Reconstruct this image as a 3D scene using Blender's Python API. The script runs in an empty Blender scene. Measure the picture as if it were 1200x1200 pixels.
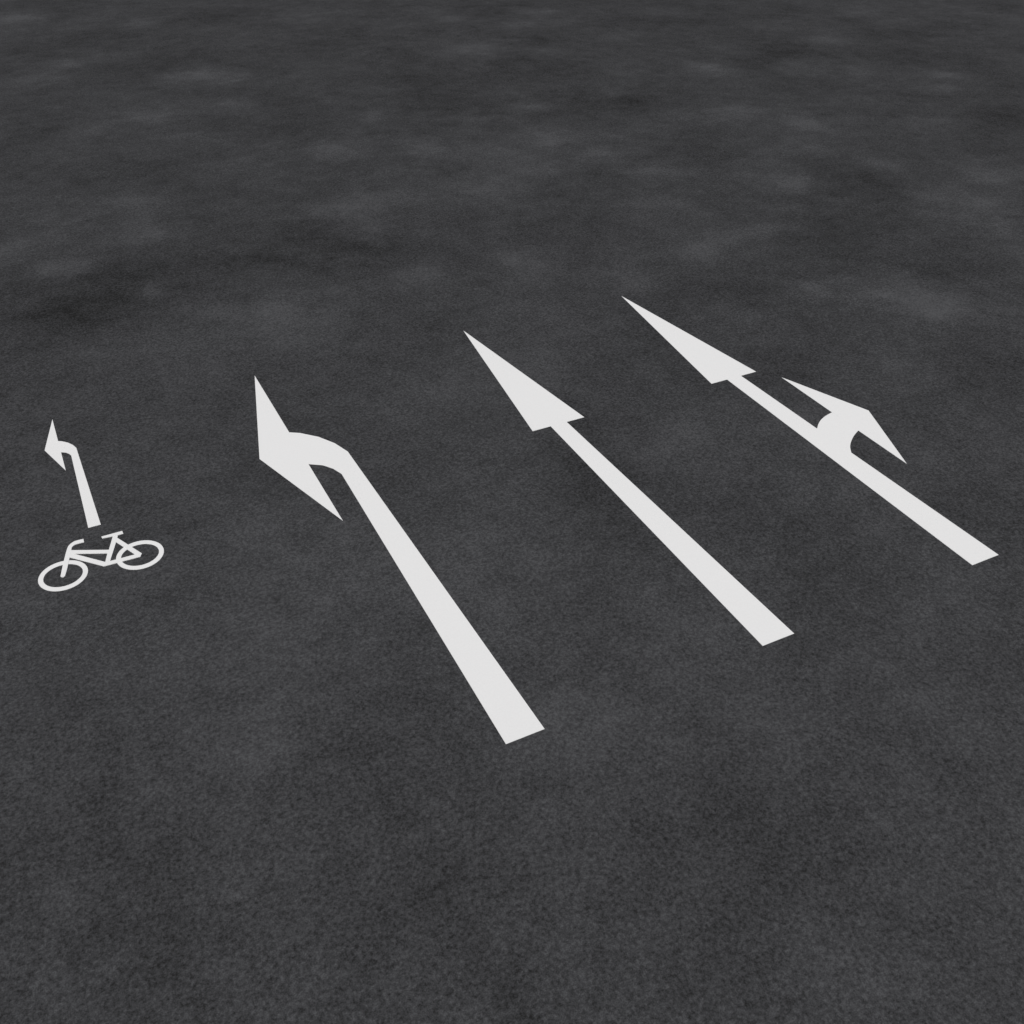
import bpy, math, random
import numpy as np
from mathutils import Vector
from mathutils.geometry import tessellate_polygon

SC = bpy.context.scene
COL = SC.collection

# ------------------------------------------------------------------ materials
def new_mat(name):
    m = bpy.data.materials.new(name)
    m.use_nodes = True
    return m, m.node_tree.nodes, m.node_tree.links, m.node_tree.nodes['Principled BSDF']

A_GRAIN, A_GRIT, A_CHIP, A_PATCH, A_CLOUD, A_BROAD, A_WEAR = 1.68, 0.72, 0.56, 0.46, 0.66, 0.36, 0.215
MIDC = (0.0478, 0.0484, 0.0514, 1)

def asphalt_material():
    m, N, L, bsdf = new_mat('asphalt')
    tc = N.new('ShaderNodeTexCoord')
    def noise(scale, detail, rough, off):
        mp = N.new('ShaderNodeMapping'); mp.inputs['Location'].default_value = off
        L.new(tc.outputs['Object'], mp.inputs['Vector'])
        n = N.new('ShaderNodeTexNoise'); n.inputs['Scale'].default_value = scale
        n.inputs['Detail'].default_value = detail; n.inputs['Roughness'].default_value = rough
        L.new(mp.outputs['Vector'], n.inputs['Vector'])
        return n.outputs['Fac']
    def ma(op, a, b, c=None):
        n = N.new('ShaderNodeMath'); n.operation = op
        for i, v in enumerate((a, b, c)):
            if v is None: continue
            if isinstance(v, (int, float)): n.inputs[i].default_value = v
            else: L.new(v, n.inputs[i])
        return n.outputs[0]
    def centred(fac, amp):                    # (fac-0.5)*amp
        return ma('MULTIPLY', ma('SUBTRACT', fac, 0.5), amp)
    grain = noise(37.0, 3.0, 0.62, (3.1, 1.7, 0.2))       # chippings, a few cm
    grit = noise(95.0, 1.0, 0.5, (7.1, 2.7, 0.4))         # single stones
    chip = noise(17.0, 3.0, 0.6, (5.0, 2.0, 3.0))         # blotchy binder
    patch = noise(2.6, 4.0, 0.62, (11.0, 5.0, 0.0))       # hand sized patches
    cloud = noise(0.55, 4.0, 0.60, (2.0, 9.0, 1.0))       # weathering
    broad = noise(0.13, 3.0, 0.55, (4.0, 3.0, 2.0))
    at = N.new('ShaderNodeAttribute'); at.attribute_name = 'wear'; at.attribute_type = 'GEOMETRY'
    wear = ma('MULTIPLY', at.outputs['Fac'], ma('MAXIMUM', ma('MULTIPLY_ADD', noise(1.1, 5.0, 0.72, (1.0, 1.0, 5.0)), 2.8, -0.4), 0.0))
    v = ma('ADD', centred(grain, A_GRAIN), centred(grit, A_GRIT))
    v = ma('ADD', v, centred(chip, A_CHIP))
    v = ma('ADD', v, centred(patch, A_PATCH))
    v = ma('ADD', v, centred(cloud, A_CLOUD))
    v = ma('ADD', v, centred(broad, A_BROAD))
    v = ma('ADD', v, ma('MULTIPLY', wear, A_WEAR))
    v = ma('ADD', v, 0.5)
    r = N.new('ShaderNodeValToRGB')
    L.new(v, r.inputs['Fac'])
    e = r.color_ramp.elements
    e[0].position = 0.0; e[0].color = (0.0178, 0.0180, 0.0182, 1)
    e[1].position = 1.0; e[1].color = (0.0880, 0.0892, 0.0940, 1)
    k = e.new(0.5); k.color = MIDC
    L.new(r.outputs['Color'], bsdf.inputs['Base Color'])
    bsdf.inputs['Roughness'].default_value = 1.0
    bsdf.inputs['Specular IOR Level'].default_value = 0.0
    bp = N.new('ShaderNodeBump'); bp.inputs['Strength'].default_value = 0.16
    bp.inputs['Distance'].default_value = 0.004
    L.new(grain, bp.inputs['Height']); L.new(bp.outputs['Normal'], bsdf.inputs['Normal'])
    return m

def paint_material():
    m, N, L, bsdf = new_mat('road_paint')
    tc = N.new('ShaderNodeTexCoord')
    n = N.new('ShaderNodeTexNoise'); n.inputs['Scale'].default_value = 60.0
    n.inputs['Detail'].default_value = 3.0
    L.new(tc.outputs['Object'], n.inputs['Vector'])
    r = N.new('ShaderNodeValToRGB')
    r.color_ramp.elements[0].position = 0.3; r.color_ramp.elements[0].color = (0.785, 0.785, 0.785, 1)
    r.color_ramp.elements[1].position = 0.7; r.color_ramp.elements[1].color = (0.815, 0.815, 0.815, 1)
    L.new(n.outputs['Fac'], r.inputs['Fac']); L.new(r.outputs['Color'], bsdf.inputs['Base Color'])
    bsdf.inputs['Roughness'].default_value = 0.85
    bsdf.inputs['Specular IOR Level'].default_value = 0.1
    return m

ASPHALT = asphalt_material()
PAINT = paint_material()

# ------------------------------------------------------------------ ground sheet
# worn lighter and darker patches of the asphalt: (x, y, radius in metres, strength)
WEAR = [(7.94,22.2,3.83,-0.45),
        (-0.2,28.05,2.85,-0.25),
        (17.54,20.39,2.94,-0.25),
        (-4.72,11.15,1.65,-0.3),
        (-1.54,11.92,1.48,-0.4),
        (0.35,10.54,1.12,-0.3),
        (0.12,3.92,0.89,-0.8),
        (-0.17,2.82,0.76,-0.4),
        (3.64,4.4,0.92,-0.64),
        (9.03,9.0,1.44,-0.7),
        (7.91,18.65,2.74,-0.5),
        (14.89,11.76,1.51,-0.4),
        (11.8,30.01,1.29,-0.5),
        (11.26,29.11,1.47,-0.5),
        (5.97,27.27,1.14,-0.4),
        (8.98,27.45,1.39,-0.5),
        (10.58,24.55,1.13,-0.5),
        (7.73,21.76,1.88,-0.5),
        (5.36,21.68,0.83,-0.5),
        (5.01,18.93,0.92,-0.5),
        (8.37,17.69,1.55,-0.5),
        (9.26,17.06,0.92,-0.5),
        (-0.45,11.38,0.65,-0.6),
        (0.36,10.97,0.76,-0.45),
        (1.23,10.31,0.64,-0.3),
        (-1.76,36.32,1.71,-0.5),
        (2.1,32.42,1.23,-0.45),
        (-4.29,30.1,1.08,-0.45),
        (-1.4,26.9,1.39,-0.4),
        (3.82,26.65,0.92,-0.45),
        (-0.93,20.5,0.88,-0.45),
        (0.69,18.52,0.85,-0.5),
        (-4.93,20.98,0.84,-0.45),
        (-2.36,11.7,0.95,-0.5),
        (-1.48,12.12,0.98,-0.5),
        (-4.95,11.44,0.99,-0.6),
        (-5.42,10.8,0.95,-0.5),
        (-2.67,13.63,0.68,-0.4),
        (-4.24,11.65,0.91,-0.4),
        (16.33,24.5,1.01,-0.4),
        (19.97,21.2,1.17,-0.4),
        (15.44,19.59,1.07,-0.4),
        (16.53,11.72,0.88,-0.6),
        (9.91,10.24,0.88,-0.5),
        (9.03,9.0,0.83,-0.5),
        (8.4,8.07,0.68,-0.45),
        (10.65,16.81,0.78,-0.4),
        (5.52,8.38,0.54,-0.25),
        (8.07,5.85,0.62,-0.35),
        (18.96,17.23,1.41,-0.35),
        (-0.03,3.45,0.67,-0.32),
        (-0.27,4.11,0.62,-0.2),
        (4.19,10.92,0.81,-0.25),
        (-6.64,1.23,0.73,-0.1),
        (-6.89,0.75,0.57,-0.1),
        (-5.92,0.27,0.69,-0.12),
        (-6.34,0.1,0.55,-0.1),
        (-4.92,0.12,0.58,-0.09),
        (-5.71,-0.57,0.53,-0.09),
        (-1.39,-1.92,0.57,-0.09),
        (-1.09,-3.26,0.51,-0.1),
        (-1.32,-2.54,0.54,-0.09),
        (-1.83,-1.14,0.6,-0.09),
        (0.85,9.48,0.62,-0.2),
        (-0.69,2.34,0.62,-0.16),
        (3.58,4.72,0.71,-0.25),
        (0.41,13.34,0.75,0.5),
        (6.94,5.29,0.82,0.6),
        (-1.44,-2.94,0.79,0.3),
        (-3.76,-0.37,0.89,0.15),
        (-3.83,7.88,0.9,0.2),
        (0.11,-0.94,1.92,0.21),
        (-2.14,1.21,0.96,0.12),
        (9.12,28.58,0.6,1.12),
        (10.72,26.87,0.69,1.25),
        (12.2,28.3,0.62,1.25),
        (8.1,24.25,0.86,1.25),
        (12.67,23.9,0.75,1.0),
        (9.82,23.13,0.45,1.12),
        (9.19,18.19,0.47,1.12),
        (6.51,18.09,0.45,1.25),
        (2.76,18.97,0.44,1.25),
        (4.87,17.75,0.44,1.25),
        (5.8,15.44,0.55,1.0),
        (6.36,13.9,0.53,0.88),
        (2.99,15.8,0.4,1.12),
        (4.77,13.73,0.51,1.0),
        (6.73,12.43,0.51,1.12),
        (3.26,13.11,0.59,1.12),
        (0.26,13.41,0.47,1.5),
        (0.0,12.44,0.54,1.12),
        (2.05,9.28,0.61,0.8),
        (0.33,9.73,0.41,0.88),
        (3.12,7.95,0.4,0.88),
        (-0.24,32.68,0.59,1.25),
        (-3.83,35.09,0.6,1.25),
        (-3.27,27.62,0.51,1.12),
        (-4.18,26.48,0.65,1.12),
        (-1.91,28.07,0.84,0.75),
        (-0.83,25.0,0.49,1.12),
        (-0.05,24.82,0.49,1.12),
        (0.84,24.16,0.49,1.25),
        (-2.06,21.47,0.59,1.25),
        (-3.65,20.71,0.56,1.0),
        (0.15,21.47,0.45,1.12),
        (0.9,16.65,0.53,1.12),
        (-3.26,15.45,0.57,0.88),
        (-5.12,12.68,0.41,1.0),
        (-3.99,11.14,0.25,1.0),
        (-2.24,9.55,0.46,0.88),
        (-3.42,13.77,0.53,1.0),
        (-5.97,13.93,0.42,1.0),
        (18.29,20.67,0.75,1.0),
        (12.87,19.39,0.51,1.12),
        (15.46,18.09,0.68,1.25),
        (16.72,17.24,0.67,1.0),
        (17.17,14.66,0.48,1.25),
        (18.18,15.65,0.49,1.0),
        (10.91,15.37,0.59,1.0),
        (11.62,13.8,0.57,1.25),
        (10.71,12.4,0.54,1.0),
        (14.52,12.34,0.57,1.12),
        (11.32,10.76,0.39,1.12),
        (8.79,10.5,0.49,1.25),
        (7.69,9.42,0.29,1.12),
        (6.49,8.79,0.44,1.0),
        (5.2,8.45,0.51,1.12),
        (12.8,9.08,0.5,1.12),
        (10.65,8.62,0.36,0.88),
        (11.41,7.81,0.56,1.12),
        (5.87,6.19,0.29,1.12),
        (7.11,5.64,0.37,1.0),
        (7.09,4.79,0.46,1.25),
        (10.81,6.86,0.45,1.0),
        (1.41,3.72,0.29,0.56),
        (0.55,3.7,0.25,0.48),
        (-0.61,6.26,0.36,0.32),
        (-2.5,0.03,0.34,0.36),
        (-1.64,-2.77,0.3,0.48),
        (-1.56,-3.16,0.24,0.3),
        (0.54,-1.15,0.31,0.36),
        (-0.51,-0.86,0.3,0.3),
        (-4.72,1.03,0.33,0.36),
        (-4.65,0.27,0.31,0.3),
        (-5.51,-0.28,0.26,0.3),
        (-5.78,0.65,0.28,0.24),
        (-2.92,-0.88,0.34,0.24)]

def make_ground():
    fx = np.arange(-12.0, 36.01, 0.12); fy = np.arange(-8.0, 50.01, 0.12)
    xs = np.concatenate(([-3000, -600, -120, -30], fx, [60, 150, 600, 3000]))
    ys = np.concatenate(([-3000, -600, -120, -30], fy, [80, 200, 600, 3000]))
    nx, ny = len(xs), len(ys)
    X, Y = np.meshgrid(xs, ys)
    rng = np.random.RandomState(7)
    def vnoise(x, y, cell):
        G = rng.rand(64, 64) * 2 - 1
        u = x / cell; v = y / cell
        iu = np.floor(u).astype(int); iv = np.floor(v).astype(int)
        fu = u - iu; fv = v - iv
        fu = fu * fu * (3 - 2 * fu); fv = fv * fv * (3 - 2 * fv)
        g = lambda a, b: G[a % 64, b % 64]
        return (g(iu, iv) * (1 - fu) + g(iu + 1, iv) * fu) * (1 - fv) + (g(iu, iv + 1) * (1 - fu) + g(iu + 1, iv + 1) * fu) * fv
    WX = X + 0.35 * vnoise(X, Y, 0.9) * 0.5 + 0.12 * vnoise(X, Y, 0.35)      # ragged outlines
    WY = Y + 0.35 * vnoise(X, Y, 0.9) * 0.5 + 0.12 * vnoise(X, Y, 0.35)
    W = np.zeros_like(X)
    for (bx, by, br, a) in WEAR:
        W += a * np.exp(-((WX - bx) ** 2 + (WY - by) ** 2) / (br * br))
    W = np.tanh(W / 1.8) * 1.8
    co = np.stack([X, Y, np.zeros_like(X)], -1).reshape(-1, 3).astype(np.float32)
    idx = np.arange(nx * ny).reshape(ny, nx)
    q = np.stack([idx[:-1, :-1], idx[:-1, 1:], idx[1:, 1:], idx[1:, :-1]], -1).reshape(-1, 4)
    me = bpy.data.meshes.new('ground')
    me.vertices.add(len(co)); me.vertices.foreach_set('co', co.ravel())
    me.loops.add(q.size); me.loops.foreach_set('vertex_index', q.ravel().astype(np.int32))
    me.polygons.add(len(q))
    me.polygons.foreach_set('loop_start', np.arange(0, q.size, 4, dtype=np.int32))
    me.update(calc_edges=True)
    at = me.attributes.new('wear', 'FLOAT', 'POINT')
    at.data.foreach_set('value', W.ravel().astype(np.float32))
    me.materials.append(ASPHALT)
    o = bpy.data.objects.new('ground', me); COL.objects.link(o)
    o['kind'] = 'structure'
    o['label'] = 'dark grey asphalt surface with faint lighter and darker worn patches'
    o['category'] = 'ground'
    return o

make_ground()

# ------------------------------------------------------------------ painted markings
def slab(name, outline, parent, holes=(), top=0.004, scale=1.0):
    """a flat sheet of road paint with a real, low edge"""
    loops = [list(outline)] + [list(h) for h in holes]
    pts = [[Vector((x * scale, y * scale, top)) for x, y in l] for l in loops]
    tris = tessellate_polygon(pts)
    flat = [p for l in pts for p in l]
    n = len(flat)
    verts = [tuple(p) for p in flat] + [(p.x, p.y, 0.0005) for p in flat]
    faces = []
    for a, b, c in tris:
        nz = (flat[b] - flat[a]).cross(flat[c] - flat[a]).z
        if abs(nz) < 1e-12: continue
        faces.append((a, b, c) if nz > 0 else (a, c, b))
    s = 0
    for li, l in enumerate(pts):
        m = len(l)
        area = sum(l[i].x * l[(i + 1) % m].y - l[(i + 1) % m].x * l[i].y for i in range(m))
        ccw = (area > 0) == (li == 0)
        for i in range(m):
            a, b = s + i, s + (i + 1) % m
            faces.append((b, a, a + n, b + n) if ccw else (a, b, b + n, a + n))
        s += m
    me = bpy.data.meshes.new(name)
    me.from_pydata(verts, [], faces); me.update()
    me.materials.append(PAINT)
    o = bpy.data.objects.new(name, me); COL.objects.link(o)
    o.parent = parent
    return o

def thing(name, label, cat, loc, group=None):
    o = bpy.data.objects.new(name, None); COL.objects.link(o)
    o.empty_display_size = 0.3
    o.location = loc
    o['label'] = label; o['category'] = cat
    if group: o['group'] = group
    return o

def curve(p0, p1, p2, p3, n=18):
    r = []
    for i in range(n + 1):
        t = i / n; u = 1 - t
        r.append((u**3*p0[0] + 3*u*u*t*p1[0] + 3*u*t*t*p2[0] + t**3*p3[0],
                  u**3*p0[1] + 3*u*u*t*p1[1] + 3*u*t*t*p2[1] + t**3*p3[1]))
    return r

def through(pts, n=6):
    """smooth line through the given points"""
    r = []
    for i in range(len(pts) - 1):
        a = pts[max(i - 1, 0)]; b = pts[i]; c = pts[i + 1]; d = pts[min(i + 2, len(pts) - 1)]
        for j in range(n):
            t = j / n
            r.append(tuple(0.5 * (2*b[k] + (c[k]-a[k])*t + (2*a[k]-5*b[k]+4*c[k]-d[k])*t*t + (3*b[k]-a[k]-3*c[k]+d[k])*t**3) for k in (0, 1)))
    r.append(pts[-1])
    return r

GROUP = 'white lane arrows painted on the asphalt'

def left_turn_arrow(name, label, loc, s):
    t = thing(name, label, 'road marking', loc, GROUP)
    slab('shaft', [(-0.193, 0), (0.194, 0), (0.117, 5.083), (0.034, 5.341), (-0.104, 5.579),
                   (-0.289, 5.775), (-0.409, 5.853), (-0.409, 5.037), (-0.259, 4.934),
                   (-0.170, 4.806), (-0.114, 4.651)], t, scale=s)
    slab('arrowhead', [(-0.409, 3.747), (-0.409, 5.037), (-0.409, 5.853), (-0.410, 7.526), (-0.917, 5.420)], t, scale=s)
    return t

def straight_head(t):
    slab('arrowhead', [(-0.384, 4.498), (-0.119, 4.498), (0.119, 4.498), (0.384, 4.498), (0.0, 7.5)], t)

left_turn_arrow('left_turn_arrow', 'large white arrow with a bent shaft and a head turning left', (-2.796, 0.030, 0), 1.0)
left_turn_arrow('bicycle_lane_arrow', 'small white left turn arrow right above the bicycle symbol', (-5.752, 4.944, 0), 0.352)

t = thing('straight_arrow', 'white straight arrow with one long pointed head and no side branch', 'road marking', (0, 0, 0), GROUP)
slab('shaft', [(-0.194, 0), (0.194, 0), (0.119, 4.498), (-0.119, 4.498)], t)
straight_head(t)

t = thing('straight_and_right_arrow', 'white arrow with two heads, one straight on and one branching right', 'road marking', (2.795, -0.024, 0), GROUP)
up = through([(0.139, 2.922), (0.152, 2.9225), (0.235, 2.997), (0.335, 3.064), (0.456, 3.115), (0.595, 3.148)])[6:]
lo = through([(0.595, 2.644), (0.467, 2.578), (0.346, 2.495), (0.240, 2.400), (0.154, 2.283)])
up = [(0.146, 2.922)] + up[1:]
slab('shaft', [(-0.196, 0), (0.196, 0)] + lo[::-1] + up[::-1] + [(0.119, 4.498), (-0.119, 4.498)], t)
straight_head(t)
slab('arrowhead', [(0.595, 1.785), (1.062, 2.965), (0.603, 4.203), (0.596, 3.148), (0.595, 2.644)], t)

# the bicycle symbol
B = thing('bicycle_symbol', 'white outline of a bicycle painted below the small left turn arrow', 'road marking', (-5.79, 4.19, 0))
def rel(pts): return [(x + 5.79, y - 4.19) for x, y in pts]
def ring(cx, cy):
    n = 96
    o = [(cx + 0.2505 * math.cos(2*math.pi*i/n), cy + 0.2545 * math.sin(2*math.pi*i/n)) for i in range(n)]
    h = [(cx + 0.1990 * math.cos(2*math.pi*i/n), cy + 0.1880 * math.sin(2*math.pi*i/n)) for i in range(n)]
    slab('wheel', rel(o), B, holes=[rel(h)])
ring(-6.181, 4.197)
ring(-5.385, 4.187)
slab('frame', rel([(-6.046, 4.604), (-5.676, 4.425), (-5.597, 4.655), (-5.544, 4.651), (-5.557, 4.604),
                   (-5.364, 4.199), (-5.388, 4.150), (-5.769, 4.158), (-6.078, 4.481)]), B,
     holes=[rel([(-6.030, 4.527), (-5.700, 4.370), (-5.745, 4.226)]),
            rel([(-5.582, 4.531), (-5.434, 4.213), (-5.696, 4.219)])], top=0.007)
end = [(-6.1835 + 0.0245 * math.cos(a), 4.197 + 0.030 * math.sin(a)) for a in [math.pi + 0.15 + i * (math.pi - 0.3) / 12 for i in range(13)]]
slab('fork', rel([(-6.082, 4.653), (-6.106, 4.577), (-6.149, 4.424), (-6.181, 4.301)] + end +
                 [(-6.132, 4.277), (-6.092, 4.428), (-6.078, 4.481), (-6.046, 4.604), (-6.034, 4.652)]), B, top=0.0075)
outer = through([(-6.082, 4.653), (-6.061, 4.699), (-6.020, 4.738), (-5.976, 4.755), (-5.898, 4.752)])
inner = through([(-5.899, 4.691), (-5.978, 4.691), (-6.010, 4.679), (-6.034, 4.652)])
slab('handlebar', rel(outer + inner), B, top=0.0075)
slab('saddle', rel([(-5.713, 4.705), (-5.709, 4.669), (-5.604, 4.656), (-5.597, 4.655), (-5.544, 4.651),
                    (-5.484, 4.654), (-5.487, 4.708)]), B, top=0.0075)

# ------------------------------------------------------------------ camera
cam = bpy.data.cameras.new('camera')
cam.sensor_width = 36.0
cam.lens = 36.0 * 1179.347 / 1200.0
cam.clip_start = 0.1; cam.clip_end = 10000
co = bpy.data.objects.new('camera', cam); COL.objects.link(co)
co.location = (-5.582, -5.249, 6.963)
co.rotation_euler = (math.pi/2 - 0.64255, 0, -0.465745)
SC.camera = co

# ------------------------------------------------------------------ light
EL, AZ = math.radians(58), math.radians(215)      # sun elevation, azimuth clockwise from +Y
w = bpy.data.worlds.new('World'); SC.world = w; w.use_nodes = True
wn = w.node_tree
sky = wn.nodes.new('ShaderNodeTexSky'); sky.sky_type = 'NISHITA'; sky.sun_disc = False
sky.sun_elevation = EL; sky.sun_rotation = AZ
sky.air_density = 0.6; sky.dust_density = 3.0; sky.ozone_density = 0.6
bg = wn.nodes['Background']; bg.inputs['Strength'].default_value = 0.08
wn.links.new(sky.outputs['Color'], bg.inputs['Color'])
sl = bpy.data.lights.new('sun', 'SUN'); sl.energy = 2.6; sl.angle = math.radians(0.53)
sl.color = (0.974, 0.962, 0.885)
so = bpy.data.objects.new('sun', sl); COL.objects.link(so)
d = Vector((math.sin(AZ) * math.cos(EL), math.cos(AZ) * math.cos(EL), math.sin(EL)))
so.rotation_euler = d.to_track_quat('Z', 'Y').to_euler()
so.location = (0, 0, 20)

SC.view_settings.view_transform = 'Standard'
SC.view_settings.look = 'None'
SC.view_settings.gamma = 1.0
SC.view_settings.exposure = -0.07
SC.render.resolution_x = 1024; SC.render.resolution_y = 1024
